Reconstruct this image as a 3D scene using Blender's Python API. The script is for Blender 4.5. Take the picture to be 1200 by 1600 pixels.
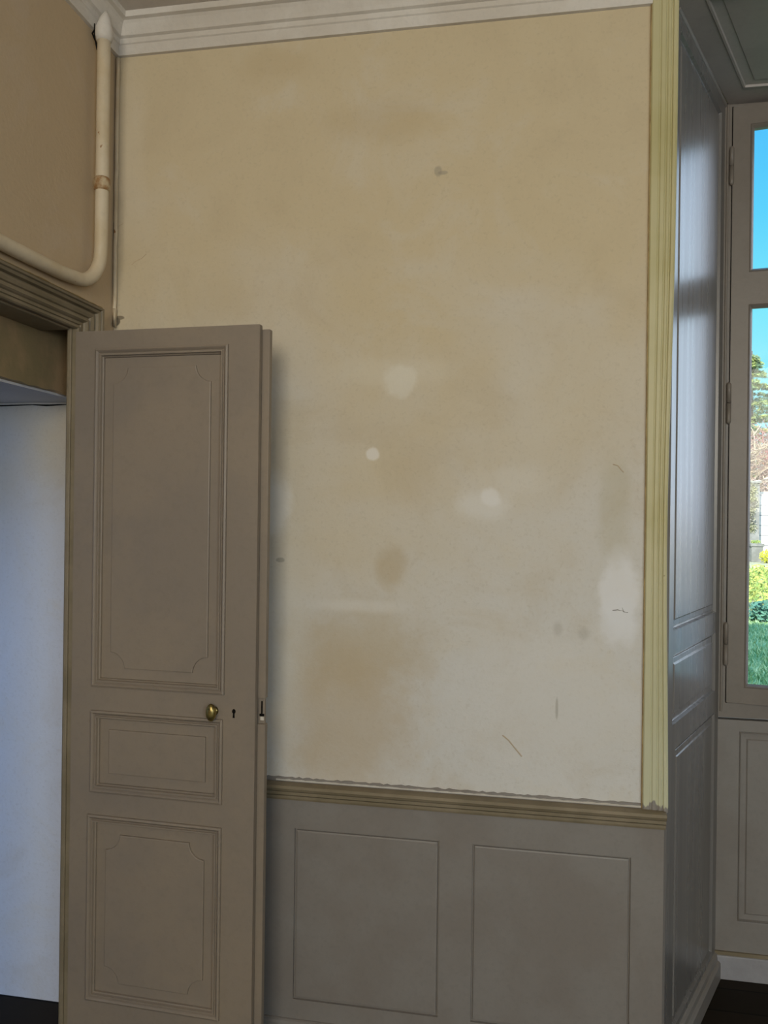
import bpy, math, random
from mathutils import Vector, Matrix
random.seed(7)
for o in list(bpy.data.objects): bpy.data.objects.remove(o)
S = bpy.context.scene
COL = S.collection

# ------------------------------------------------------------------ camera
YAW, PITCH, ROLL = .1808, .0007, .0125
cd = bpy.data.cameras.new('camera'); cam = bpy.data.objects.new('camera', cd); COL.objects.link(cam)
f_ = Vector((-math.sin(YAW)*math.cos(PITCH), math.cos(YAW)*math.cos(PITCH), math.sin(PITCH)))
r_ = Vector((math.cos(YAW), math.sin(YAW), 0)); u_ = r_.cross(f_)
r2 = r_*math.cos(ROLL)+u_*math.sin(ROLL); u2 = u_*math.cos(ROLL)-r_*math.sin(ROLL)
cam.matrix_world = Matrix(((r2.x,u2.x,-f_.x,0),(r2.y,u2.y,-f_.y,0),(r2.z,u2.z,-f_.z,1.6),(0,0,0,1)))
cd.sensor_fit = 'VERTICAL'; cd.sensor_height = 36; cd.lens = 36*1240/1600
cd.clip_start = .05; cd.clip_end = 400
S.camera = cam

# ------------------------------------------------------------------ world, sun, daylight from the room's other windows
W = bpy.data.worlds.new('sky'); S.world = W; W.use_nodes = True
wn = W.node_tree.nodes; wl = W.node_tree.links
for n in list(wn): wn.remove(n)
tc = wn.new('ShaderNodeTexCoord'); sx = wn.new('ShaderNodeSeparateXYZ'); cr = wn.new('ShaderNodeValToRGB')
bgn = wn.new('ShaderNodeBackground'); wo = wn.new('ShaderNodeOutputWorld')
wl.new(tc.outputs['Generated'], sx.inputs[0]); wl.new(sx.outputs[2], cr.inputs[0])
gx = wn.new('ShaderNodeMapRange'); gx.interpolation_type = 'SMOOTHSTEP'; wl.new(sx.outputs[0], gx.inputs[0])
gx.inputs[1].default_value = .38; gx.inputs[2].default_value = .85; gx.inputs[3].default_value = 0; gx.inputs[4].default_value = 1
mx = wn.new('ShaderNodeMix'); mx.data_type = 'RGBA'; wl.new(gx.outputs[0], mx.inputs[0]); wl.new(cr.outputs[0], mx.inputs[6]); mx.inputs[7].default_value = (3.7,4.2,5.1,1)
wl.new(mx.outputs[2], bgn.inputs[0]); wl.new(bgn.outputs[0], wo.inputs[0])   # unseen right part of the sky, brightened to light the window reveal
e = cr.color_ramp.elements
e[0].position = 0.0; e[0].color = (.50,.80,.90,1)
e[1].position = 1.0; e[1].color = (.35,1.0,1.9,1)
for p, c in ((.12,(.36,.90,1.0)), (.24,(.20,.82,1.0)), (.33,(.11,.66,1.0)), (.45,(.07,.50,1.0)), (.6,(.30,.95,1.8))):
    q = e.new(p); q.color = (*c,1)
bgn.inputs[1].default_value = 1.0

def sun(energy, direction, angle=.6):
    l = bpy.data.lights.new('sun','SUN'); l.energy = energy; l.angle = math.radians(angle); l.color = (1,.96,.88)
    o = bpy.data.objects.new('sun', l); COL.objects.link(o)
    o.rotation_euler = Vector(direction).to_track_quat('-Z','Y').to_euler(); return o
sun(8.5, (.42,1,-.80))

def area(name, loc, target, sx_, sy_, energy, color, spread=180):
    l = bpy.data.lights.new(name,'AREA'); l.shape = 'RECTANGLE'; l.size = sx_; l.size_y = sy_
    l.energy = energy; l.color = color; l.spread = math.radians(spread)
    o = bpy.data.objects.new(name, l); COL.objects.link(o); o.location = loc
    o.rotation_euler = (Vector(target)-Vector(loc)).to_track_quat('-Z','Y').to_euler(); return o
area('daylight_rear_window', (.0,-2.66,2.35), (-.4,2,2.0), 1.3, 1.4, 84, (1.0,.90,.75))
area('daylight_rear_window', (2.5,-2.66,1.7), (.9,2.3,1.0), 1.3, 2.0, 52, (.84,.93,1.0))
area('daylight_next_room_window', (-2.9,-1.7,2.25), (-2.2,2.3,.9), 1.0, 1.2, 105, (.38,.56,1.0))

S.view_settings.view_transform = 'Standard'; S.view_settings.look = 'None'
S.view_settings.gamma = 1; S.view_settings.exposure = 0; S.view_settings.use_curve_mapping = False

# ------------------------------------------------------------------ helpers
class MB:
    def __init__(s): s.v = []; s.f = []
    def pts(s, ps):
        n = len(s.v); s.v += [tuple(p) for p in ps]; return list(range(n, n+len(ps)))
    def face(s, ps): s.f.append(s.pts(ps))
    def box(s, a, b):
        x0,y0,z0 = a; x1,y1,z1 = b
        s.hexa([(x0,y0,z0),(x1,y0,z0),(x1,y1,z0),(x0,y1,z0)], [(x0,y0,z1),(x1,y0,z1),(x1,y1,z1),(x0,y1,z1)])
    def hexa(s, lo, hi):
        i = s.pts(list(lo)+list(hi)); n = len(lo)
        s.f.append(i[:n][::-1]); s.f.append(i[n:])
        for k in range(n): s.f.append([i[k], i[(k+1)%n], i[n+(k+1)%n], i[n+k]])
    def prism(s, fp, z0, z1): s.hexa([(x,y,z0) for x,y in fp], [(x,y,z1) for x,y in fp])
    def loops(s, L, close=True, cap0=False, cap1=False):
        I = [s.pts(l) for l in L]; n = len(L[0])
        for a, b in zip(I[:-1], I[1:]):
            for k in range(n if close else n-1): s.f.append([a[k], a[(k+1)%n], b[(k+1)%n], b[k]])
        if cap0: s.f.append(I[0][::-1])
        if cap1: s.f.append(I[-1])
    def tube(s, path, rad, n=12, cap=True):
        L = []; path = [Vector(p) for p in path]
        for i, p in enumerate(path):
            t = (path[min(i+1,len(path)-1)]-path[max(i-1,0)]).normalized()
            a = t.orthogonal().normalized() if abs(t.x) < .9 else t.cross(Vector((0,0,1))).normalized()
            a = (Vector((1,0,0)) - t*t.x).normalized() if abs(t.x) < .9 else a
            b = t.cross(a); r = rad[i] if isinstance(rad,(list,tuple)) else rad
            L.append([p+a*math.cos(2*math.pi*k/n)*r+b*math.sin(2*math.pi*k/n)*r for k in range(n)])
        s.loops(L, True, cap, cap)
    def build(s, name, mat, parent=None, bevel=0, smooth=False, fix=True):
        me = bpy.data.meshes.new(name); me.from_pydata(s.v, [], s.f); me.validate()
        if fix:
            import bmesh
            bm = bmesh.new(); bm.from_mesh(me); bmesh.ops.remove_doubles(bm, verts=bm.verts, dist=1e-5)
            bmesh.ops.recalc_face_normals(bm, faces=bm.faces); bm.to_mesh(me); bm.free()
        if mat: me.materials.append(mat)
        if smooth:
            for p in me.polygons: p.use_smooth = True
        o = bpy.data.objects.new(name, me); COL.objects.link(o); o.parent = parent
        if bevel:
            m = o.modifiers.new('bevel','BEVEL'); m.width = bevel; m.segments = 2; m.limit_method = 'ANGLE'; m.angle_limit = .6
        return o
def tag(o, label=None, cat=None, group=None, kind=None):
    if label: o['label'] = label
    if cat: o['category'] = cat
    if group: o['group'] = group
    if kind: o['kind'] = kind
    return o
def struct(o, label=None): return tag(o, label, None, None, 'structure')
def empty(name, loc=(0,0,0)):
    o = bpy.data.objects.new(name, None); COL.objects.link(o); o.location = loc; o.empty_display_size = .1; return o
class Plane:
    """u along, z up, h out of the face"""
    def __init__(s, O, T, N): s.O = Vector(O); s.T = Vector(T).normalized(); s.N = Vector(N).normalized(); s.U = Vector((0,0,1))
    def __call__(s, u, z, h=0): return s.O+s.T*u+s.U*z+s.N*h
def slab(m, P, u0, u1, z0, z1, holes, h=0, back=-.03):
    """panel frame: front face with rectangular openings, their reveals and the outer edges"""
    us = sorted({u0,u1,*[x for q in holes for x in q[:2]]}); zs = sorted({z0,z1,*[x for q in holes for x in q[2:]]})
    for a, b in zip(us[:-1], us[1:]):
        for c, d in zip(zs[:-1], zs[1:]):
            mu, mz = (a+b)/2, (c+d)/2
            if any(q[0] < mu < q[1] and q[2] < mz < q[3] for q in holes): continue
            m.face([P(a,c,h),P(b,c,h),P(b,d,h),P(a,d,h)]); m.face([P(a,c,back),P(b,c,back),P(b,d,back),P(a,d,back)])
    for q in list(holes)+[(u0,u1,z0,z1)]:
        a, b, c, d = q
        for (p, r) in (((a,c),(b,c)),((b,c),(b,d)),((b,d),(a,d)),((a,d),(a,c))):
            m.face([P(*p,h),P(*r,h),P(*r,back),P(*p,back)])
def rect(e, u0, u1, z0, z1): return [(u0+e,z0+e),(u1-e,z0+e),(u1-e,z1-e),(u0+e,z1-e)]
def notched(e, u0, u1, z0, z1, r=.045, n=7):
    R = r+e; a0 = math.asin(min(.95,e/R)); out = []
    for cu, cz, st in ((u0,z0,0),(u1,z0,1),(u1,z1,2),(u0,z1,3)):
        for k in range(n+1):
            t = math.pi/2-a0-(math.pi/2-2*a0)*k/n + st*math.pi/2
            out.append((cu+R*math.cos(t), cz+R*math.sin(t)))
    return out
def profile(m, P, shape, prof, cap=True):
    """sweep a moulding profile [(inset, height)] round a shape and fill its middle"""
    L = [[P(u,z,h) for u,z in shape(e)] for e, h in prof]
    m.loops(L, True, False, False)
    if cap: m.face(L[-1])
def extr(m, prof, A, B):
    """prof: list of (offset vector a, z) functions already placed: lists of points at both ends"""
    m.loops([A, B], True, True, True)

# ------------------------------------------------------------------ materials
def nmat(name):
    m = bpy.data.materials.new(name); m.use_nodes = True; n = m.node_tree.nodes; l = m.node_tree.links
    return m, n, l, n['Principled BSDF']
def math_(n, l, op, a, b=None, c=None):
    q = n.new('ShaderNodeMath'); q.operation = op
    for i, x in enumerate((a,b,c)):
        if x is None: continue
        if isinstance(x,(int,float)): q.inputs[i].default_value = x
        else: l.new(x, q.inputs[i])
    return q.outputs[0]
def mix_(n, l, fac, a, b):
    q = n.new('ShaderNodeMix'); q.data_type = 'RGBA'
    if isinstance(fac,(int,float)): q.inputs[0].default_value = fac
    else: l.new(fac, q.inputs[0])
    for i, x in ((6,a),(7,b)):
        if isinstance(x, tuple): q.inputs[i].default_value = (*x,1)
        else: l.new(x, q.inputs[i])
    return q.outputs[2]
def noise_(n, l, vec, scale, detail=4, rough=.6, dist=0):
    q = n.new('ShaderNodeTexNoise'); q.inputs['Scale'].default_value = scale; q.inputs['Detail'].default_value = detail
    q.inputs['Roughness'].default_value = rough; q.inputs['Distortion'].default_value = dist
    l.new(vec, q.inputs['Vector']); return q
def ramp_(n, l, x, a, b):
    q = n.new('ShaderNodeMapRange'); l.new(x, q.inputs[0]); q.inputs[1].default_value = a; q.inputs[2].default_value = b
    q.interpolation_type = 'SMOOTHSTEP'; return q.outputs[0]
def paint(name, col, col2=None, rough=.5, scale=3, spec=.4, bump=.05, grain=60, speck=None):
    m, n, l, b = nmat(name); t = n.new('ShaderNodeTexCoord').outputs['Object']
    c2 = col2 or tuple(c*.86 for c in col)
    big = noise_(n, l, t, scale); f = ramp_(n, l, big.outputs[0], .35, .65); c = mix_(n, l, f, col, c2)
    fine = noise_(n, l, t, grain, 3, .7)
    c = mix_(n, l, math_(n,l,'MULTIPLY',ramp_(n,l,fine.outputs[0],.45,.75),.22), c, tuple(x*.7 for x in col))
    if speck:
        sp = noise_(n, l, t, 28, 2, .5); c = mix_(n, l, ramp_(n,l,sp.outputs[0],.72,.76), c, speck)
    l.new(c, b.inputs['Base Color']); b.inputs['Roughness'].default_value = rough
    b.inputs['Specular IOR Level'].default_value = spec
    bp = n.new('ShaderNodeBump'); bp.inputs['Strength'].default_value = bump; bp.inputs['Distance'].default_value = .01
    l.new(fine.outputs[0], bp.inputs['Height']); l.new(bp.outputs[0], b.inputs['Normal'])
    return m
def plaster(name, patches, base=(.60,.54,.43), yellow=(.57,.475,.315), pale=(.605,.588,.556)):
    """old painted plaster: blotchy yellowing plus filler patches, stains and scuffs, each with its own place on the wall"""
    m, n, l, b = nmat(name); t = n.new('ShaderNodeTexCoord').outputs['Object']
    sp = n.new('ShaderNodeSeparateXYZ'); l.new(t, sp.inputs[0]); X, Y, Z = sp.outputs
    n1 = noise_(n, l, t, 1.5, 5, .55, .4); n2 = noise_(n, l, t, 3.7, 6, .65, .6); fine = noise_(n, l, t, 90, 3, .7)
    # turns from pale to yellow towards the upper wall, with an uneven edge
    zz = math_(n,l,'ADD', Z, math_(n,l,'MULTIPLY', math_(n,l,'SUBTRACT', n1.outputs[0], .5), 2.2))
    f = ramp_(n, l, zz, 1.05, 2.45); c = mix_(n, l, f, pale, yellow)
    c = mix_(n, l, math_(n,l,'MULTIPLY',ramp_(n,l,n2.outputs[0],.5,.72),.55), c, base)
    c = mix_(n, l, math_(n,l,'MULTIPLY',ramp_(n,l,n2.outputs[0],.5,.32),.25), c, (.47,.38,.25))
    c = mix_(n, l, math_(n,l,'MULTIPLY',ramp_(n,l,fine.outputs[0],.5,.8),.25), c, (.36,.30,.21))
    edge = noise_(n, l, t, 9, 5, .65)
    for (px, pz, rx, rz, col, amt, soft) in patches:
        dx = math_(n,l,'DIVIDE', math_(n,l,'SUBTRACT', X, px), rx); dz = math_(n,l,'DIVIDE', math_(n,l,'SUBTRACT', Z, pz), rz)
        d = math_(n,l,'SQRT', math_(n,l,'ADD', math_(n,l,'MULTIPLY',dx,dx), math_(n,l,'MULTIPLY',dz,dz)))
        d = math_(n,l,'ADD', d, math_(n,l,'MULTIPLY', math_(n,l,'SUBTRACT', edge.outputs[0], .5), 1.5))
        c = mix_(n, l, math_(n,l,'MULTIPLY', ramp_(n,l,d,1.0+soft,1.0-soft), amt), c, col)
    l.new(c, b.inputs['Base Color']); b.inputs['Roughness'].default_value = .85; b.inputs['Specular IOR Level'].default_value = .2
    hs = math_(n,l,'ADD', math_(n,l,'MULTIPLY',fine.outputs[0],.25), n2.outputs[0])
    bp = n.new('ShaderNodeBump'); bp.inputs['Strength'].default_value = .12; bp.inputs['Distance'].default_value = .02
    l.new(hs, bp.inputs['Height']); l.new(bp.outputs[0], b.inputs['Normal'])
    return m
PALE=(.74,.72,.68); TAN=(.42,.31,.16); DIRT=(.28,.25,.20)
M_wall = plaster('stained_plaster', [
    (-.499,1.19,.20,.13,(.47,.38,.24),.55,.6), (-.404,1.44,.045,.055,TAN,.42,.5), (-.54,.97,.20,.22,(.48,.38,.25),.60,.6),
    (-.739,1.22,.07,.30,(.66,.62,.54),.35,.6), (-.50,1.318,.13,.018,PALE,.35,.6),
    (-.40,2.02,.16,.04,(.68,.63,.52),.35,.6), (-.383,1.995,.05,.045,(.70,.66,.56),.55,.25), (-.463,1.776,.020,.020,(.76,.72,.66),.75,.25),
    (-.135,1.622,.07,.045,(.70,.68,.64),.55,.5), (-.112,1.648,.028,.026,(.74,.72,.69),.6,.3), (-.765,1.615,.045,.09,PALE,.55,.4),
    (-.05,1.70,.10,.04,PALE,.2,.6), (.255,1.37,.055,.12,(.74,.73,.73),.75,.3), (.25,1.30,.05,.07,(.72,.72,.73),.5,.4),
    (.05,1.05,.25,.22,(.66,.64,.61),.45,.6), (.237,1.62,.045,.14,(.44,.39,.26),.35,.5),
    (.086,1.274,.013,.019,DIRT,.28,.6), (.157,1.262,.016,.017,DIRT,.28,.6), (-.746,1.451,.013,.007,DIRT,.6,.3),
    (-.277,2.609,.010,.014,DIRT,.5,.3), (-.262,2.604,.014,.005,DIRT,.5,.3), (-1.301,2.198,.012,.012,(.12,.10,.07),.9,.2),
    (-1.288,2.209,.015,.006,(.16,.13,.09),.8,.2), (-.441,2.77,.16,.06,TAN,.25,.6), (-.783,2.97,.10,.05,TAN,.22,.6),
    (-1.26,2.75,.05,.25,(.66,.58,.44),.35,.6), (-.794,1.966,.006,.006,(.1,.08,.06),.9,.2), (.085,1.048,.004,.03,DIRT,.45,.3)])
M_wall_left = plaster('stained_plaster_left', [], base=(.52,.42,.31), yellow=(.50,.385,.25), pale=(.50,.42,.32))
M_ceiling = paint('ceiling_white', (.60,.55,.50), (.54,.49,.43), .8, 2.2, .2, .1)
M_cornice = paint('cornice_white', (.64,.60,.54), (.57,.52,.45), .7, 5, .2, .12)
M_taupe = paint('taupe_wood_paint', (.235,.215,.195), (.215,.19,.168), .42, 4, .35, .04, 70)
M_door = paint('taupe_door_paint', (.255,.205,.152), (.225,.185,.145), .45, 3, .35, .05, 50)
M_casing_left = paint('olive_brown_casing_paint', (.235,.19,.125), (.18,.145,.09), .5, 7, .35, .1)
M_lintel = paint('brown_stained_lintel_paint', (.36,.25,.14), (.24,.19,.10), .55, 6, .3, .15, 30)
M_white = paint('cool_white_plaster', (.66,.66,.68), (.60,.60,.62), .8, 4, .2, .1)
M_skirt = paint('pale_grey_skirting_paint', (.33,.32,.33), (.28,.27,.28), .5, 6, .3, .1)
M_dark = paint('black_hole', (.006,.005,.004), None, .9, 5, .1)
M_pipe = paint('cream_pipe_paint', (.60,.51,.37), (.54,.44,.29), .4, 9, .45, .08, 40, (.25,.12,.04))
M_rust = paint('rusty_cream_paint', (.50,.40,.25), (.27,.14,.05), .6, 45, .3, .2, 80)
M_frame = paint('window_frame_paint', (.195,.168,.142), (.18,.152,.125), .4, 6, .4, .04)
M_gold = paint('ochre_paint_edge', (.38,.28,.12), (.25,.17,.07), .6, 20, .3, .2)
def reveal_mat():
    m, n, l, b = nmat('semi_gloss_taupe_paint'); t = n.new('ShaderNodeTexCoord').outputs['Object']
    mp = n.new('ShaderNodeMapping'); mp.inputs['Scale'].default_value = (22,22,.7); l.new(t, mp.inputs[0])
    st = noise_(n, l, mp.outputs[0], 1.0, 2, .5)
    c = mix_(n, l, ramp_(n,l,st.outputs[0],.35,.7), (.185,.172,.162), (.160,.148,.138)); l.new(c, b.inputs['Base Color'])
    l.new(math_(n,l,'MULTIPLY_ADD', st.outputs[0], .18, .20), b.inputs['Roughness']); b.inputs['Specular IOR Level'].default_value = .55
    return m
M_reveal = reveal_mat()
def casing_mat():
    m, n, l, b = nmat('yellowed_cream_paint'); t = n.new('ShaderNodeTexCoord').outputs['Object']
    sp = n.new('ShaderNodeSeparateXYZ'); l.new(t, sp.inputs[0]); X, Y, Z = sp.outputs
    n1 = noise_(n, l, t, 2.5, 4, .6); c = mix_(n, l, ramp_(n,l,n1.outputs[0],.35,.65), (.50,.455,.255), (.43,.385,.18))
    pale = ramp_(n,l, math_(n,l,'ADD',Z,math_(n,l,'MULTIPLY',n1.outputs[0],.5)), 1.9, 1.0)
    c = mix_(n, l, math_(n,l,'MULTIPLY',pale,.6), c, (.56,.57,.43))
    mp = n.new('ShaderNodeMapping'); mp.inputs['Scale'].default_value = (75,75,6); l.new(t, mp.inputs[0])
    ns = noise_(n, l, mp.outputs[0], 1, 2, .5)          # ragged brush edge where the cream paint stops
    z = math_(n,l,'ADD', Z, math_(n,l,'MULTIPLY', math_(n,l,'SUBTRACT',ns.outputs[0],.5), .055))
    c = mix_(n, l, ramp_(n,l,z,.797,.792), c, (.235,.21,.185))
    chip = noise_(n, l, t, 26, 2, .5); c = mix_(n,l, ramp_(n,l,chip.outputs[0],.74,.78), c, (.22,.18,.08))
    l.new(c, b.inputs['Base Color']); b.inputs['Roughness'].default_value = .5
    bp = n.new('ShaderNodeBump'); bp.inputs['Strength'].default_value = .1; bp.inputs['Distance'].default_value = .01
    l.new(n1.outputs[0], bp.inputs['Height']); l.new(bp.outputs[0], b.inputs['Normal']); return m
M_casing = casing_mat()
def brass():
    m, n, l, b = nmat('tarnished_brass'); t = n.new('ShaderNodeTexCoord').outputs['Object']
    q = noise_(n, l, t, 60, 4, .6); c = mix_(n,l, ramp_(n,l,q.outputs[0],.4,.65), (.42,.32,.10), (.16,.12,.05))
    l.new(c, b.inputs['Base Color']); b.inputs['Metallic'].default_value = .9; b.inputs['Roughness'].default_value = .3; return m
M_brass = brass()
def floorboards():
    m, n, l, b = nmat('dark_floorboards'); t = n.new('ShaderNodeTexCoord').outputs['Object']
    w = n.new('ShaderNodeTexBrick'); w.inputs['Scale'].default_value = 1; w.inputs['Brick Width'].default_value = 1.7; w.inputs['Row Height'].default_value = .13
    w.inputs['Mortar Size'].default_value = .003; w.inputs['Color1'].default_value = (.022,.016,.010,1); w.inputs['Color2'].default_value = (.016,.012,.008,1); w.inputs['Mortar'].default_value = (.002,.002,.002,1)
    l.new(t, w.inputs[0]); g = noise_(n, l, t, 22, 4, .6)
    c = mix_(n, l, math_(n,l,'MULTIPLY',g.outputs[0],.4), w.outputs[0], (.008,.006,.004)); l.new(c, b.inputs['Base Color'])
    b.inputs['Roughness'].default_value = .6; b.inputs['Specular IOR Level'].default_value = .12; return m
M_floor = floorboards()
def glass():
    m, n, l, b = nmat('window_glass'); n.remove(b); out = n['Material Output']
    tr = n.new('ShaderNodeBsdfTransparent'); gl = n.new('ShaderNodeBsdfGlossy'); gl.inputs['Roughness'].default_value = .02
    fr = n.new('ShaderNodeFresnel'); fr.inputs[0].default_value = 1.3; mx = n.new('ShaderNodeMixShader')
    l.new(fr.outputs[0], mx.inputs[0]); l.new(tr.outputs[0], mx.inputs[1]); l.new(gl.outputs[0], mx.inputs[2]); l.new(mx.outputs[0], out.inputs[0]); return m
M_glass = glass()
def foliage(name, c1, c2, scale=3, rough=.7, trans=0):
    m, n, l, b = nmat(name); t = n.new('ShaderNodeTexCoord').outputs['Object']
    q = noise_(n, l, t, scale, 5, .7); l.new(mix_(n,l, ramp_(n,l,q.outputs[0],.4,.6), c1, c2), b.inputs['Base Color'])
    b.inputs['Roughness'].default_value = rough; b.inputs['Specular IOR Level'].default_value = .2; return m
def stone():
    m, n, l, b = nmat('pale_stone_blocks'); t = n.new('ShaderNodeTexCoord').outputs['Object']
    mp = n.new('ShaderNodeMapping'); mp.inputs['Rotation'].default_value = (math.radians(90),0,0); l.new(t, mp.inputs[0])
    w = n.new('ShaderNodeTexBrick'); w.inputs['Scale'].default_value = 1; w.inputs['Brick Width'].default_value = 1.1; w.inputs['Row Height'].default_value = .42
    w.inputs['Mortar Size'].default_value = .02; w.inputs['Color1'].default_value = (.62,.60,.56,1); w.inputs['Color2'].default_value = (.55,.53,.48,1); w.inputs['Mortar'].default_value = (.22,.22,.22,1)
    l.new(mp.outputs[0], w.inputs[0]); g = noise_(n, l, t, 3, 5, .7)
    l.new(mix_(n,l, math_(n,l,'MULTIPLY',ramp_(n,l,g.outputs[0],.5,.75),.4), w.outputs[0], (.34,.32,.28)), b.inputs['Base Color'])
    b.inputs['Roughness'].default_value = .9; return m
M_stone = stone()
M_oldstone = paint('weathered_grey_stone', (.27,.27,.25), (.18,.18,.16), .9, 2.5, .1, .4, 12)

# ------------------------------------------------------------------ the shell
XL, YM, HC = -1.308, 2.33, 3.145          # left wall, main wall, ceiling
CX = .389; WX, WY = .656, 2.93             # reveal corner and its far end
ang = math.radians(24); MIR = 1.28         # the window's middle
def mir(x): return 2*MIR-x
RT = 3.035                                 # soffit of the window recess
# main wall: its two piers and the lintel, the window wall thickness behind them
m = MB(); m.prism([(-1.42,YM+.016),(XL,YM+.016),(XL,YM),(CX-.012,YM),(.632,WY),(.632,3.18),(-5.2,3.18),(-5.2,YM+.016)], 0, HC)
struct(m.build('wall_far', M_wall), 'stained cream plaster wall between the open door and the window')
m = MB(); m.prism([(mir(CX)+.012,YM),(5.2,YM),(5.2,3.18),(mir(.632),3.18),(mir(.632),WY)], 0, HC)
struct(m.build('wall_far_pier', M_wall))
m = MB(); m.prism([(CX-.012,YM),(mir(CX)+.012,YM),(mir(.632),WY),(mir(.632),3.18),(.632,3.18),(.632,WY)], RT+.03, HC)
struct(m.build('wall_above_window', M_wall))
m = MB(); m.prism([(.632,WY+.03),(mir(.632),WY+.03),(mir(.632),3.18),(.632,3.18)], 0, .90)
struct(m.build('wall_below_window', M_white))
m = MB(); m.box((-5.2,2.36,HC),(5.2,3.18,8.6)); m.box((-5.2,-3.2,7.6),(5.2,2.36,8.6))
struct(m.build('wall_upper_storey', M_white))
# left wall with the doorway
DY0, DY1, DT = .90, 2.098, 2.122
m = MB(); m.prism([(XL,DY1+.006),(XL,YM+.02),(XL-.10,YM+.02),(XL-.10,YM-.02),(XL-.016,DY1+.04)], 0, HC)
m.prism([(XL,DY0),(XL,DY1+.006),(XL-.10,DY1+.006),(XL-.10,DY0)], DT, HC)
m.prism([(XL,-2.9),(XL,DY0),(XL-.10,DY0),(XL-.10,-2.9)], 0, HC)
struct(m.build('wall_left', M_wall_left), 'yellowed plaster wall above the doorway')
# thick passage behind the doorway: lintel face, soffit, near jamb
def ragged(a, b, n, amp, s=1):
    random.seed(s); return [a+(b-a)*i/n for i in range(n+1)], [random.uniform(-amp,amp) for i in range(n+1)]
m = MB(); ys, zs = ragged(DY0-.05, YM+.012, 40, .005, 3)
fr = [(XL-.101,y,1.952+dz) for y, dz in zip(ys,zs)]; bk = [(XL-.115,y,1.952) for y in ys]
tp = [(XL-.101,y,HC) for y in ys]; m.loops([bk,fr,tp], False)
struct(m.build('wall_passage_lintel', M_lintel), 'brown stained board face above the opening with a ragged lower edge')
m = MB(); m.box((-2.35,DY0-.4,1.945),(XL-.115,YM+.01,HC)); m.box((-2.02,-2.9,0),(XL-.10,DY0-.05,HC))
struct(m.build('wall_passage', M_white))
m = MB(); m.tube([(-1.95,YM+.012,1.936),(-1.70,YM+.0115,1.936),(-1.60,YM+.012,1.938),(-1.55,YM+.0115,1.935),(-1.45,YM+.012,1.938)],[.0012,.0025,.0012,.003,.0006],6)
struct(m.build('trim_ceiling_crack', M_dark))
m = MB(); m.box((-5.3,-3.2,0),(-5.2,3.18,HC)); m.box((-5.2,-3.2,0),(XL-.1,-2.9,HC))
struct(m.build('wall_next_room', M_white))
# rear and right walls with their window openings
m = MB(); P = Plane((XL,-2.7,0),(1,0,0),(0,1,0)); slab(m, P, -.1, 6.5, 0, HC, [(.75,2.05,.8,3.1-.05),(3.15,4.45,.8,3.1-.05)], 0, -.3)
struct(m.build('wall_near', M_wall))
m = MB(); m.box((5.1,-2.7,0),(5.2,YM,HC)); struct(m.build('wall_right', M_wall))
m = MB(); m.box((-5.2,-3.2,-.25),(5.2,3.18,0)); struct(m.build('floor', M_floor), 'dark wooden floor')
m = MB(); m.box((-5.2,-3.2,HC),(5.2,2.36,HC+.2)); struct(m.build('ceiling', M_ceiling), 'off white plaster ceiling')

# ------------------------------------------------------------------ cornices
def cornice_pts(): # (projection, z)
    return [(0,3.036),(.011,3.037),(.013,3.068),(.017,3.071),(.017,3.086),(.026,3.090),(.030,3.10),(.040,3.118),(.046,3.125),(.058,3.128),(.060,3.140),(.060,HC+.002),(0,HC+.002)]
m = MB(); A = [(XL+p,YM-p,z) for p,z in cornice_pts()]; B = [(.332,YM-p,z) for p,z in cornice_pts()]; m.loops([A,B],True,True,True)
struct(m.build('trim_1', M_cornice), 'white plaster cornice along the top of the main wall')
m = MB(); A = [(XL+p,YM-p,z) for p,z in cornice_pts()]; B = [(XL+p,-2.6,z) for p,z in cornice_pts()]; m.loops([A,B],True,True,True)
struct(m.build('trim_2', M_cornice), 'white plaster cornice along the left wall')

# ------------------------------------------------------------------ wainscot, chair rail, baseboard on the main wall
Pm = Plane((0,YM-.012,0),(1,0,0),(0,-1,0))
panels = [(-1.21,-.789,.126,.641),(-.686,-.246,.124,.641),(-.150,.293,.123,.640)]
w = empty('trim_3'); struct(w, 'taupe painted wooden wainscot with recessed panels')
m = MB(); slab(m, Pm, XL+.002, CX-.008, 0.0, .735, panels, 0, -.012); m.build('stile_frame', M_taupe, w, .0012)
for q in panels:
    m = MB(); profile(m, Pm, lambda e,q=q: rect(e,*q), [(0,0),(.0005,-.008),(.0045,-.008),(.006,-.0025),(.010,-.0015)]); m.build('panel', M_taupe, w)
m = MB(); pr = [(0,.729),(.010,.729),(.012,.735),(.012,.742),(.021,.748),(.021,.757),(.030,.762),(.034,.770),(.030,.777),(.018,.779),(0,.780)]
m.loops([[(XL,YM-.012-p,z) for p,z in pr],[(CX-.006,YM-.012-p,z) for p,z in pr]],True,True,True)
struct(m.build('trim_4', M_casing_left), 'moulded brown chair rail above the wainscot')
m = MB(); xs, zs = ragged(XL, .322, 150, .0022, 5)
fr = [(x,YM-.003,.789+dz) for x,dz in zip(xs,zs)]; lo = [(x,YM-.004,.776) for x in xs]; bk = [(x,YM,.791+dz) for x,dz in zip(xs,zs)]
m.loops([lo,fr,bk], False)
struct(m.build('trim_5', M_taupe), 'rough strip of taupe paint along the top of the chair rail')
m = MB(); xs, zs = ragged(-.75, .32, 80, .0012, 9)
m.loops([[(x,YM-.0045,.7795) for x in xs],[(x,YM-.0055,.7835+dz) for x,dz in zip(xs,zs)],[(x,YM-.0035,.7845+dz) for x,dz in zip(xs,zs)]],False)
struct(m.build('trim_12', M_cornice), 'chipped white filler line above the chair rail')
m = MB(); pr = [(0,0),(.012,0),(.012,.055),(.008,.060),(.008,.064),(.004,.066),(0,.066)]
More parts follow.
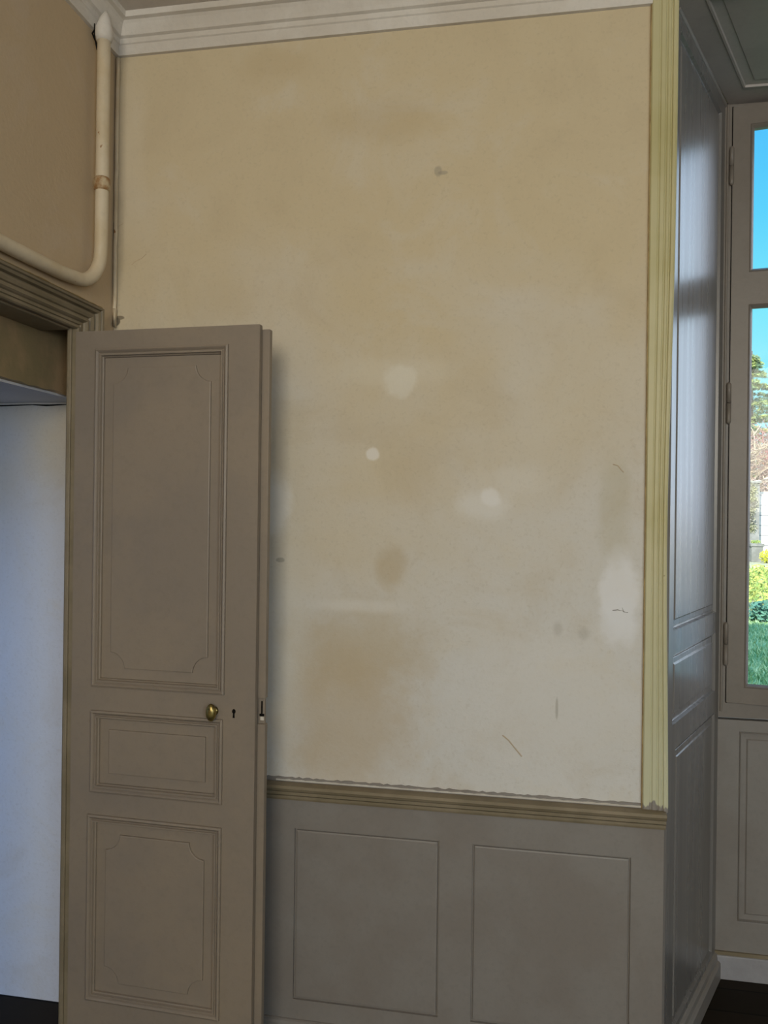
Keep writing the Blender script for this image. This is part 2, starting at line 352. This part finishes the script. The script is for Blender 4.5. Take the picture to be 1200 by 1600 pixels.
m.loops([[(XL,YM-.012-p,z) for p,z in pr],[(CX-.004,YM-.012-p,z) for p,z in pr]],True,True,True)
struct(m.build('baseboard_far', M_taupe), 'low taupe baseboard under the wainscot')

# ------------------------------------------------------------------ window casing (fluted, yellowed) on both sides and across
fl = [(0,0),(0,.010),(.003,.013),(.020,.0145),(.023,.0125),(.025,.0125),(.028,.0155),(.038,.0165),(.041,.0135),(.043,.0135),(.046,.0165),(.052,.0175),(.055,.0145),(.057,.0145),(.060,.019),(.067,.020),(.072,.018),(.074,.012),(.074,0)]
def casing(x0, sgn, name, lab):
    zs_ = [.776,.9,1.05,1.2,1.35,1.5,1.65,1.8,2.0,2.2,2.4,2.6,2.8,HC]
    bow = lambda z: 1-(.20 if sgn > 0 else 0)*math.exp(-((z-1.55)/.60)**2)       # the old moulding has been planed narrower in its middle
    m = MB(); m.loops([[(x0+sgn*s*bow(z)*.97,YM-h,z) for s,h in fl] for z in zs_], True, True, True)
    return struct(m.build(name, M_casing), lab)
casing(.3225, 1, 'trim_6', 'fluted window casing in yellowed cream paint')
casing(mir(.3225), -1, 'trim_7', None)
m = MB(); m.box((.3195,YM-.008,.776),(.3225,YM,HC)); struct(m.build('trim_8', M_gold), 'ochre gap line beside the fluted casing')

# ------------------------------------------------------------------ splayed reveals, panelled
def reveal(side):
    if side < 0: P = Plane((CX,YM,0),(math.sin(ang),math.cos(ang),0),(math.cos(ang),-math.sin(ang),0))
    else: P = Plane((mir(CX),YM,0),(-math.sin(ang),math.cos(ang),0),(-math.cos(ang),-math.sin(ang),0))
    L = .657
    w = empty('trim_9' if side < 0 else 'trim_10'); struct(w, 'taupe panelled window reveal with glossy paint' if side < 0 else None)
    holes = [(.048,.60,1.273,2.985),(.048,.60,1.003,1.203),(.085,.60,.11,.927)]
    m = MB(); slab(m, P, 0, L, 0, RT, holes, 0, -.022); m.build('stile_frame', M_reveal, w, .0022)
    for q in holes:
        m = MB(); profile(m, P, lambda e,q=q: rect(e,*q), [(0,0),(.0035,-.0105),(.009,-.011),(.011,-.007),(.026,-.0065),(.0275,-.0065),(.031,-.003)]); m.build('panel', M_reveal, w, .001)
    m = MB(); pr = [(0,.0),(.020,0),(.020,.055),(.015,.062),(.011,.064),(.009,.080),(.004,.088),(0,.09)]
    m.loops([[P(0,z,h) for h,z in pr],[P(L,z,h) for h,z in pr]],True,True,True); m.build('skirting', M_taupe, w)
    m = MB(); pr = [(0,RT),(.007,RT),(.007,RT-.004),(.003,RT-.008),(0,RT-.009)]
    m.loops([[P(.02,z,h) for h,z in pr],[P(L,z,h) for h,z in pr]],True,True,True); m.build('top_bead', M_taupe, w)
reveal(-1); reveal(1)
# soffit of the recess with its panel
class Soffit:
    def __call__(s, u, v, h=0): return Vector((u, v, RT+.0-h))
def sof_fp(e):   # trapezoid panel following the splay
    y0, y1 = YM-.012+e*.3, 2.822-e; k = math.tan(ang)
    xa = .467+(y0-YM)*k+e*1.09; xb = .467+(y1-YM)*k+e*1.09
    return [(xa,y0),(mir(xa),y0),(mir(xb),y1),(xb,y1)]
w = empty('trim_11'); struct(w, 'taupe panelled soffit over the window recess')
M_sof = paint('brightened_taupe_soffit_paint', (.40,.36,.33), (.36,.32,.29), .5, 4, .35, .04)  # taupe made paler: bounce light on the soffit is put into the colour
m = MB(); Q = Soffit(); k = math.tan(ang)
out = [(CX-.01,YM-.02),(mir(CX-.01),YM-.02),(mir(CX+.02+k*.6),WY+.02),(CX+.02+k*.6,WY+.02)]
inn = sof_fp(0)
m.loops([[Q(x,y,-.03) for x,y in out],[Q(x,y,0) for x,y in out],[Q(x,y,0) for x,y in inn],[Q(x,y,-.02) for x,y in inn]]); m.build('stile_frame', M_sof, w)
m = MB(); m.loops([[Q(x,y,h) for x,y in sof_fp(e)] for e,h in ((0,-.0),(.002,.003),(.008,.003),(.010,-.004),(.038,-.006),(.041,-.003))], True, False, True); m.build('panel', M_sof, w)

# ------------------------------------------------------------------ window
win = empty('window_1', (MIR,WY,.9)); struct(win, 'tall painted casement window')
def child(o, parent):
    o.parent = parent; o.matrix_parent_inverse = Matrix.Translation(-parent.location); return o
FX0, FX1 = .655, mir(.655); FZ0, FZ1 = .904, 3.041
Pw = Plane((0,WY,0),(1,0,0),(0,-1,0))
m = MB(); slab(m, Pw, FX0, FX1, FZ0, FZ1, [(FX0+.024,FX1-.024,FZ0+.05,FZ1-.014)], 0, -.09)
for s in (0,1):     # moulded bead on the fixed frame
    x = FX0+.010 if s == 0 else FX1-.010
    m.tube([(x,WY-.001,FZ0+.02),(x,WY-.001,FZ1-.006)], .0045, 8)
slab(m, Plane((0,WY+.054,0),(1,0,0),(0,-1,0)), FX0+.02, FX1-.02, FZ0+.02, FZ1-.01, [(FX0+.062,FX1-.062,FZ0+.085,FZ1-.055)], 0, -.036)
child(m.build('window_frame', M_frame, None, .002), win)
m = MB(); m.box((FX0-.02,WY+.04,FZ0-.03),(FX1+.02,3.24,FZ0)); child(m.build('window_sill', M_stone), win)
def sash(side, a):
    """one casement leaf, hinged on its outer edge and ajar by a degrees"""
    hx = .681 if side < 0 else mir(.681); a = math.radians(a); s = 1 if side < 0 else -1
    T = Vector((s*math.cos(a),-math.sin(a),0)); N = Vector((-s*math.sin(a) if 0 else -math.sin(a)*s,-math.cos(a),0))
    P = Plane((hx,WY-.004,0), T, N); Wd = .597
    m = MB(); holes = [(.063,Wd-.055,2.452,2.950),(.063,Wd-.055,1.018,2.327)]
    slab(m, P, 0, Wd, .956, 3.024, holes, 0, -.045); o = child(m.build('sash', M_frame, None, .003), win)
    for q in holes:
        m = MB(); profile(m, P, lambda e,q=q: rect(e,*q), [(-.007,.0005),(-.004,.003),(0,-.001),(.006,-.010)], False)
        k = child(m.build('glazing_bead', M_frame), win); k.parent = o; k.matrix_parent_inverse = Matrix.Identity(4)
        m = MB(); m.face([P(q[0],q[2],-.022),P(q[1],q[2],-.022),P(q[1],q[3],-.022),P(q[0],q[3],-.022)])
        k = m.build('pane', M_glass, o)
    o.matrix_parent_inverse = Matrix.Translation(-win.location)
    for z0, z1 in ((2.75,2.886),(1.922,2.067),(1.083,1.234)):
        m = MB(); x = hx-s*.004; y = WY-.008
        zm = (z0+z1)/2
        m.tube([(x,y,z0),(x,y,z0+.004),(x,y,z0+.008),(x,y,zm-.001)],[.003,.006,.0078,.0078],10); m.tube([(x,y,zm+.001),(x,y,z1-.008),(x,y,z1-.004),(x,y,z1)],[.0078,.0078,.006,.003],10)
        k = m.build('hinge', M_frame, o, 0, True)
sash(-1, 9); sash(1, 4)
# panelling under the window and the pale skirting below it
w = empty('wall_window_apron'); struct(w, 'taupe panel under the window')
m = MB(); hp = [(.727,mir(.727),.20,.855)]; Pa = Plane((0,WY-.002,0),(1,0,0),(0,-1,0))
slab(m, Pa, .64, mir(.64), .085, .896, hp, 0, -.03); m.build('stile_frame', M_taupe, w, .002)
m = MB(); profile(m, Pa, lambda e: rect(e,*hp[0]), [(0,0),(.003,.004),(.006,-.007),(.022,-.008),(.024,-.008),(.028,-.003)]); m.build('panel', M_taupe, w)
m = MB(); m.box((.655,WY-.016,0),(mir(.655),WY+.02,.082)); struct(m.build('baseboard_window', M_skirt, None, .003), 'pale grey block skirting under the window')
m = MB(); m.box((.65,WY-.010,.082),(mir(.65),WY+.02,.094)); struct(m.build('baseboard_window_strip', M_casing_left))

# ------------------------------------------------------------------ door casing on the left wall
def door_casing():
    # (distance from opening edge, projection)
    pr = [(0,-.004),(0,.012),(.004,.016),(.010,.016),(.013,.009),(.017,.009),(.019,.013),(.029,.013),(.032,.018),(.037,.023),(.044,.023),(.047,.016),(.053,.015),(.056,.020),(.066,.024),(.070,.024),(.073,.019),(.078,.019),(.081,.030),(.089,.034),(.091,.030),(.094,.036),(.101,.038),(.104,.034),(.104,-.004)]
    m = MB()
    y1, y0, t = DY1+.004, DY0-.004, DT
    A = [(XL+h, y1+d*1.04, 0) for d,h in pr]; B = [(XL+h, y1+d*1.04, t+d*.80) for d,h in pr]; C = [(XL+h, y0-d, t+d*.80) for d,h in pr]; D = [(XL+h, y0-d, 0) for d,h in pr]
    m.loops([A,B,C,D], True, True, True); return m
dr = empty('door_1', (XL,DY1,0)); struct(dr, 'tall taupe panelled door leaf standing open against the main wall')
child(door_casing().build('door_casing', M_casing_left, None), dr)['label'] = 'olive brown moulded casing'
m = MB(); ys, zs = ragged(DY0-.1, DY1+.106, 60, .0025, 12)   # ochre drip line where casing meets plaster
m.loops([[(XL+.036,y,DT+.083) for y in ys],[(XL+.030,y,DT+.087+abs(dz)) for y,dz in zip(ys,zs)],[(XL,y,DT+.092+dz*1.6) for y,dz in zip(ys,zs)]],False)
child(m.build('paint_edge', M_gold), dr)
# jamb lining: rebated frame standing in the opening
m = MB(); m.box((XL-.014,DY1-.002,0),(XL-.002,DY1+.03,DT+.01)); m.box((XL-.030,DY1+.020,0),(XL-.012,DY1+.03,DT+.01)); m.box((XL-.10,DY0,DT-.004),(XL-.008,DY1,DT+.02))
child(m.build('door_frame', M_casing_left, None, .002), dr)
m = MB(); P2 = Plane((XL-.012,0,0),(0,1,0),(1,0,0)); q2 = [(.99,1.44,1.092,2.058),(.99,1.44,.789,1.021),(.99,1.44,.192,.722)]
slab(m, P2, .905, 1.515, .008, 2.112, q2, 0, -.035)
for q in q2: profile(m, P2, lambda e,q=q: rect(e,*q), [(0,0),(.008,.006),(.02,-.006),(.023,-.012)])
child(m.build('closed_leaf', M_door, None), dr)
# the leaf
a = math.radians(-2.2); HP = (XL+.002,DY1,0)
Pd = Plane(HP, (math.cos(a),math.sin(a),0), (math.sin(a),-math.cos(a),0))
U1 = .575
dh = [(.077,.483,1.092,2.058),(.076,.480,.789,1.021),(.070,.480,.192,.722)]
m = MB(); slab(m, Pd, .010, U1, .008, 2.112, dh, 0, -.018); lf = child(m.build('door_leaf', M_door, None, .0018), dr)
def on_leaf(o): o.parent = lf; return o
m = MB()
m.hexa([Pd(.004,.008,-.018),Pd(U1-.006,.008,-.018),Pd(U1-.006,.008,-.036),Pd(.004,.008,-.036)],[Pd(.004,2.112,-.018),Pd(U1-.006,2.112,-.018),Pd(U1-.006,2.112,-.036),Pd(.004,2.112,-.036)])
def seg(u0,u1,z0,z1,h0,h1): m.hexa([Pd(u0,z0,h0),Pd(u1,z0,h0),Pd(u1,z0,h1),Pd(u0,z0,h1)],[Pd(u0,z1,h0),Pd(u1,z1,h0),Pd(u1,z1,h1),Pd(u0,z1,h1)])
seg(U1-.008,U1+.020,1.082,2.103,-.024,-.044); seg(U1-.008,U1+.020,.008,1.010,-.024,-.044); seg(U1-.008,U1+.015,1.005,1.085,-.034,-.044)
on_leaf(m.build('rebated_edge', M_door, None, .0012))
prof = [(-.002,.0),(-.001,.006),(.004,.0085),(.008,.005),(.011,.001),(.013,.001),(.0145,.006),(.018,.006),(.020,-.001),(.0225,-.003),(.0235,-.010)]
for i, q in enumerate(dh):
    m = MB(); profile(m, Pd, lambda e,q=q: rect(e,*q), prof, False); on_leaf(m.build('panel_moulding', M_door))
    g = (q[0]+.0235,q[1]-.0235,q[2]+.0235,q[3]-.0235); h = .029
    sh = (g[0]+h,g[1]-h,g[2]+h,g[3]-h)
    m = MB(); base = -.009
    shape = (lambda e: rect(e,*sh)) if i == 1 else (lambda e: notched(e,*sh))
    inner = shape(0); n = len(inner)
    # flat border between moulding and the raised field: fill by a fan of quads to a matching outer loop
    def outer(p):
        cu, cz = (g[0]+g[1])/2, (g[2]+g[3])/2; du, dz = p[0]-cu, p[1]-cz
        s = min((g[1]-cu)/max(abs(du),1e-6), (g[3]-cz)/max(abs(dz),1e-6)); return (cu+du*s, cz+dz*s)
    m.face([Pd(g[0],g[2],base),Pd(g[1],g[2],base),Pd(g[1],g[3],base),Pd(g[0],g[3],base)])
    m.loops([[Pd(u,z,base-.002) for u,z in shape(-.0003)],[Pd(u,z,base+.0050) for u,z in shape(.0006)],[Pd(u,z,base+.0058) for u,z in shape(.003)]], True, False, True)
    on_leaf(m.build('panel', M_door, None, 0, False, True))
# knob, keyhole, lock mortise
kz, ku = 1.045, .455
kb = MB(); L = []
for i in range(13):
    t = math.pi*i/12; r = math.sin(t); h = .022-.0115*math.cos(t)
    L.append([Pd(ku+(.0150)*r*math.cos(2*math.pi*k/24), kz+.0245*r*math.sin(2*math.pi*k/24), h) for k in range(24)])
kb.loops(L[1:-1], True, True, True)
L = [[Pd(ku+r*math.cos(2*math.pi*k/16), kz+r*math.sin(2*math.pi*k/16), h) for k in range(16)] for r,h in ((.013,.0),(.013,.003),(.009,.005),(.005,.008),(.005,.018))]
kb.loops(L, True, True, True); kn = on_leaf(kb.build('door_knob', M_brass, None, 0, True)); kn['label'] = 'oval tarnished brass knob'
ks, kk = .513, 1.041
m = MB(); m.loops([[Pd(ks+r*math.cos(2*math.pi*k/16)*.8, kk+.006+r*math.sin(2*math.pi*k/16), h) for k in range(16)] for r,h in ((.0066,.0004),(.0062,.0012),(.0001,.0012))],True)
m.hexa([Pd(ks-.003,kk-.012,.0002),Pd(ks+.003,kk-.012,.0002),Pd(ks+.0018,kk+.004,.0002),Pd(ks-.0018,kk+.004,.0002)],[Pd(ks-.003,kk-.012,.0012),Pd(ks+.003,kk-.012,.0012),Pd(ks+.0018,kk+.004,.0012),Pd(ks-.0018,kk+.004,.0012)])
on_leaf(m.build('keyhole', M_dark))['label'] = 'black keyhole'
m = MB(); seg(U1+.005,U1+.009,1.036,1.072,-.032,-.038); seg(U1+.001,U1+.014,1.031,1.037,-.030,-.040); on_leaf(m.build('lock_mortise', M_dark))
m = MB(); seg(U1+.003,U1+.013,1.019,1.029,-.031,-.038); on_leaf(m.build('strike_plate', M_cornice, None, .001))


# ------------------------------------------------------------------ heating pipe in the corner
pr_ = empty('heating_pipe', (XL+.04,2.18,2.3)); tag(pr_, 'cream painted pipe bending from the ceiling corner to above the doorway', 'pipe')
px = XL+.038
path = [(px,2.184,3.05),(px,2.184,2.9),(px,2.184,2.6),(px,2.182,2.40)]
for k in range(11):
    t = math.pi/2*k/10; R = .105; path.append((px-.012*k/10, 2.181-R+R*math.cos(t), 2.365-R*math.sin(t)))
path += [(px-.013,2.00,2.254),(px-.014,1.85,2.252),(px-.015,1.7,2.252),(px-.015,.5,2.256)]
m = MB(); m.tube(path, .0195, 20); child(m.build('pipe_run', M_pipe, None, 0, True), pr_)
m = MB(); m.tube([(px,2.184,2.552),(px,2.184,2.556),(px,2.184,2.588),(px,2.184,2.592)],[.020,.0235,.0235,.020],20); child(m.build('collar', M_rust, None, 0, False), pr_)
m = MB(); m.tube([(px,2.184,3.000),(px,2.184,3.015),(px,2.184,3.035),(px,2.190,3.075),(px,2.196,3.10)],[.021,.026,.026,.014,.003],16); child(m.build('cement_cone', M_cornice, None, 0, True), pr_)
m = MB(); m.tube([(XL+.010,2.19,3.05),(XL+.008,2.17,3.02),(XL+.016,2.185,2.99),(XL+.02,2.19,2.965)], .0025, 6); m.tube([(XL+.018,2.165,3.045),(XL+.014,2.172,3.01),(XL+.018,2.18,2.975)], .002, 6)
tag(m.build('loose_wire', M_dark), 'short dark loose wire beside the pipe top under the cornice', 'wire')
m = MB(); cp = [(XL+.008,YM-.010,3.03)]
for i in range(1,18): cp.append((XL+.008+random.uniform(-.0015,.0015), YM-.010, 3.03-.05*i))
cp.append((XL+.010,YM-.012,2.235)); m.tube(cp, .0065, 8)
tag(m.build('painted_cable', M_pipe, None, 0, True), 'thin cream painted cable running down the wall corner behind the pipe', 'cable')
# little cracks and gouges in the plaster
def crack(pts, r): 
    m = MB(); m.tube([(x,YM-.0002,z) for x,z in pts], r, 5); return m
for i,(pts, r) in enumerate([([(.236,1.331),(.25,1.333),(.268,1.329),(.262,1.340),(.266,1.328),(.278,1.326)],.0012), ([(-.068,.958),(-.05,.944),(-.034,.925),(-.012,.900)],.0022),
    ([(.232,1.745),(.246,1.741),(.256,1.728),(.262,1.722)],.0018), ([(-1.25,2.375),(-1.238,2.385),(-1.215,2.395),(-1.20,2.408)],.0008), ([(-1.296,2.50),(-1.282,2.508)],.0008)]):
    struct(crack(pts, r).build('wall_far_crack', M_wall_left if i != 0 else M_taupe))

# ------------------------------------------------------------------ the garden
GZ = -.2
def ground_mat():
    m, n, l, b = nmat('garden_ground'); t = n.new('ShaderNodeTexCoord').outputs['Object']
    sp = n.new('ShaderNodeSeparateXYZ'); l.new(t, sp.inputs[0]); Y = sp.outputs[1]
    g = noise_(n, l, t, 3, 6, .75); g2 = noise_(n, l, t, 14, 4, .7)
    c = mix_(n,l, ramp_(n,l,g.outputs[0],.35,.65), (.20,.34,.11), (.30,.38,.14)); c = mix_(n,l, math_(n,l,'MULTIPLY',ramp_(n,l,g2.outputs[0],.5,.7),.6), c, (.10,.22,.08))
    yy = math_(n,l,'ADD', Y, math_(n,l,'MULTIPLY', g.outputs[0], 1.2))
    c = mix_(n,l, ramp_(n,l,yy,15.5,17.5), c, (.40,.39,.25))
    added_pale_ground = ramp_(n,l, math_(n,l,'SUBTRACT', math_(n,l,'ADD', sp.outputs[0], g.outputs[0]), math_(n,l,'MULTIPLY_ADD', Y, .42, 1.5)), 0, .8)  # pale ground out of view, added to brighten the reflection on the reveal
    c = mix_(n,l, added_pale_ground, c, (.56,.52,.45))
    path = math_(n,l,'MULTIPLY', ramp_(n,l,yy,28.3,28.9), ramp_(n,l,yy,32.2,31.6)); c = mix_(n,l, path, c, (.55,.45,.33))
    l.new(c, b.inputs['Base Color']); b.inputs['Roughness'].default_value = .9; b.inputs['Specular IOR Level'].default_value = .1
    bp = n.new('ShaderNodeBump'); bp.inputs['Strength'].default_value = .6; bp.inputs['Distance'].default_value = .1; l.new(g2.outputs[0], bp.inputs['Height']); l.new(bp.outputs[0], b.inputs['Normal']); return m
m = MB(); N = 40
for i in range(N):
    for j in range(N):
        x0 = -30+i*2.5; y0 = 3.2+j*2.2; m.face([(x0,y0,GZ),(x0+2.5,y0,GZ),(x0+2.5,y0+2.2,GZ),(x0,y0+2.2,GZ)])
struct(m.build('lawn', ground_mat()), 'grass outside the window with a sandy path and unseen pale ground added to the right')

def leaves(m, c, r, n, size, squash=(1,1,1), droop=0):
    for _ in range(n):
        d = Vector((random.gauss(0,1),random.gauss(0,1),random.gauss(0,1))).normalized()*(random.random()**.4)
        p = Vector(c)+Vector((d.x*r*squash[0], d.y*r*squash[1], d.z*r*squash[2]))
        a = Vector((random.gauss(0,1),random.gauss(0,1),random.gauss(0,1)-droop)).normalized(); b = a.orthogonal().normalized(); s = size*random.uniform(.6,1.3)
        m.face([p-a*s, p+b*s*.35, p+a*s, p-b*s*.35])
M_hedge = foliage('groundcover_leaves', (.42,.44,.10), (.16,.26,.06), 2.2)
M_teal = foliage('bluish_shrub_leaves', (.12,.26,.17), (.06,.16,.12), 2)
M_yellow = foliage('yellow_blossom', (.75,.68,.04), (.50,.52,.04), 4)
M_pine = foliage('conifer_needles', (.30,.34,.10), (.09,.16,.09), 1.6)
M_twig = foliage('dry_twigs', (.52,.42,.28), (.26,.19,.16), 2.2)
M_bark = foliage('bark', (.20,.16,.12), (.13,.10,.08), 3)
M_red = foliage('red_twig_leaves', (.40,.14,.13), (.30,.16,.14), 2)
M_ivy = foliage('dry_ivy', (.36,.36,.20), (.26,.25,.20), 2.5)
# grass blades on the shaded lawn nearest the window
random.seed(11); m = MB()
for _ in range(9000):
    y = random.uniform(8.2,14.3); x = y*.267+random.uniform(-.9,.9); h = random.uniform(.03,.09); a = random.uniform(0,6.28); dx, dy = math.cos(a)*.012, math.sin(a)*.012
    m.face([(x-dx,y-dy,GZ),(x+dx,y+dy,GZ),(x+random.uniform(-.05,.05),y+random.uniform(-.05,.05),GZ+h)])
tag(m.build('grass_blades', foliage('grass_blades', (.46,.60,.34), (.26,.42,.20), 1.2), None, 0, False, False), 'short shaded grass growing on the lawn outside the window', 'grass', None, 'stuff')
# groundcover bed between lawn and path
m = MB()
for _ in range(300):
    y = random.uniform(15.6,27.0); x = y*.267+random.uniform(-1.6,1.6)*(1+y/30); leaves(m, (x,y,GZ+.12), .45, 34, .075, (1,1,.45))
tag(m.build('groundcover', M_hedge, None, 0, False, False), 'sunlit yellow green groundcover between the grass and the path', 'plants', None, 'stuff')
for i,(x,y,r) in enumerate([(3.35,14.9,.24),(3.98,14.7,.24),(4.75,14.9,.25)]):
    m = MB(); leaves(m, (x,y,GZ+r*.6), r, 330, .07, (1,1,.9)); b = m.build('bluish_shrub', M_teal, None, 0, False, False)
    tag(b, ['blue green shrub hidden mostly behind the window frame before the groundcover','blue green shrub seen through the glass before the groundcover','blue green shrub further right before the groundcover'][i], 'shrub', 'blue green shrubs before the groundcover')
    b2 = MB(); b2.tube([(x,y,GZ-.02),(x,y,GZ+r*.7)], .02, 6); b2.build('stem', M_bark, b)
# stone wall, gate pillar with stone trough, yellow bushes
m = MB(); m.box((9.3,35.4,GZ),(26,35.9,2.66)); tag(m.build('garden_wall', M_stone, None, .02), 'pale wall of big stone blocks behind the yellow bush', 'wall')
pl = empty('gate_pillar', (9.13,35.1,GZ)); tag(pl, 'grey stone gate pillar overgrown with dry ivy', 'pillar')
m = MB(); m.box((8.93,34.9,GZ),(9.33,35.4,3.0)); child(m.build('shaft', M_oldstone, None, .02), pl)
m = MB(); m.box((8.87,34.84,3.0),(9.39,35.46,3.1)); child(m.build('cap', M_oldstone, None, .02), pl)
m = MB()
for k in range(16): leaves(m, (9.08+random.uniform(-.15,.12),34.85,1.1+k*.125), .17, 60, .06, (1,.5,1), 1.5)
child(m.build('ivy', M_ivy, None, 0, False, False), pl)
tr = empty('stone_trough', (9.05,34.4,GZ)); tag(tr, 'square weathered stone trough with grass on top before the pillar', 'planter')
m = MB(); Pt = Plane((8.83,34.1,0),(1,0,0),(0,-1,0)); m.box((8.83,34.1,GZ),(9.27,34.55,.42)); m.box((8.79,34.06,.42),(9.31,34.59,.54)); child(m.build('trough_body', M_oldstone, None, .015), tr)
m = MB(); leaves(m, (9.05,34.32,.60), .2, 90, .05, (1,1,.4)); child(m.build('grass_tuft', M_hedge, None, 0, False, False), tr)
for i,(x,y,r) in enumerate([(9.04,33.3,.28),(9.72,33.5,.28),(10.4,33.4,.26)]):
    m = MB(); leaves(m, (x+.15,y,GZ+r*.95), r, 420, .055); b = m.build('yellow_bush', M_yellow, None, 0, False, False)
    b2 = MB(); b2.tube([(x+.15,y,GZ-.02),(x+.15,y,GZ+r)], .02, 6); b2.build('stem', M_bark, b)
    tag(b, ['bright yellow bush beside the stone trough','round bright yellow bush before the stone wall','yellow bush furthest right before the stone wall'][i], 'bush', 'yellow bushes')
# bare trees behind the wall
def bare_tree(x, y, h, seed, mat, lab):
    random.seed(seed); t = empty('bare_tree', (x,y,GZ)); tag(t, lab, 'tree', 'bare trees behind the garden wall')
    m = MB(); m.tube([(x,y,GZ),(x+.1,y,GZ+h*.35),(x,y,GZ+h*.6)],[.16,.12,.07],8); child(m.build('trunk', M_bark, None), t)
    m = MB()
    for k in range(230):
        z0 = GZ+h*random.uniform(.15,.75); a = random.uniform(0,6.283); L_ = random.uniform(.7,1.9); up = random.uniform(.2,1.1)
        p0 = Vector((x+random.uniform(-.8,.8),y+random.uniform(-.8,.8),z0)); p1 = p0+Vector((math.cos(a)*L_*.5,math.sin(a)*L_*.5,up*L_*.5)); p2 = p1+Vector((math.cos(a+.5)*L_*.5,math.sin(a+.5)*L_*.5,up*L_*.45))
        m.tube([p0,p1,p2],[.03,.02,.008],4)
        for _ in range(4):
            b = p1+Vector((random.gauss(0,.25),random.gauss(0,.25),random.gauss(0,.25))); m.tube([p1,b,b+Vector((random.gauss(0,.3),random.gauss(0,.3),random.uniform(.1,.5)))],[.014,.010,.004],3)
    child(m.build('branches', mat, None, 0, False, False), t)
bare_tree(9.9,39.8,6.6,1,M_twig,'bare tan twiggy tree just behind the ivy covered pillar')
bare_tree(15.4,40.2,6.0,2,M_twig,'bare tan twiggy tree further right behind the stone wall')
bare_tree(12.6,44.8,7.8,3,M_red,'reddish bare tree below the conifer')
m = MB()
for k in range(2600):
    x = random.uniform(-12,18); z = GZ+random.uniform(.1,3.4); leaves(m, (x,36.4+random.uniform(0,.4),z), .35, 9, .12)
tag(m.build('dry_hedge', M_twig, None, 0, False, False), 'dense dry tan hedge rising over the stone wall', 'hedge')
bare_tree(3.2,41.5,6.4,6,M_twig,'bare tan tree behind the hedge, left of the gate pillar')
bare_tree(-5.0,42.5,6.8,8,M_twig,'bare tan tree behind the hedge, furthest left of all the trees')
# conifer
def conifer(x, y, h, seed, lab):
    random.seed(seed); t = empty('conifer', (x,y,GZ)); tag(t, lab, 'tree')
    m = MB(); m.tube([(x,y,GZ),(x,y,GZ+h*.5),(x,y,GZ+h)],[.28,.16,.03],8); child(m.build('trunk', M_bark, None), t)
    m = MB()
    for k in range(90):
        f = random.random()**.8; z = GZ+h*(.28+.70*f); L_ = (1-f)*h*.24+.35; a = random.uniform(0,6.283)
        d = Vector((math.cos(a),math.sin(a),.12)).normalized()
        for s in range(7):
            q = (s+1)/7; leaves(m, Vector((x,y,z))+d*L_*q-Vector((0,0,.25*q*q)), .34*(1.15-q*.6), 16, .13, (1,1,.35), .6)
    child(m.build('foliage', M_pine, None, 0, False, False), t)
conifer(13.1,51,11.8,4,'tall green conifer against the blue sky')
conifer(20.5,51,10.2,5,'shorter conifer to the right, mostly beyond the window frame')
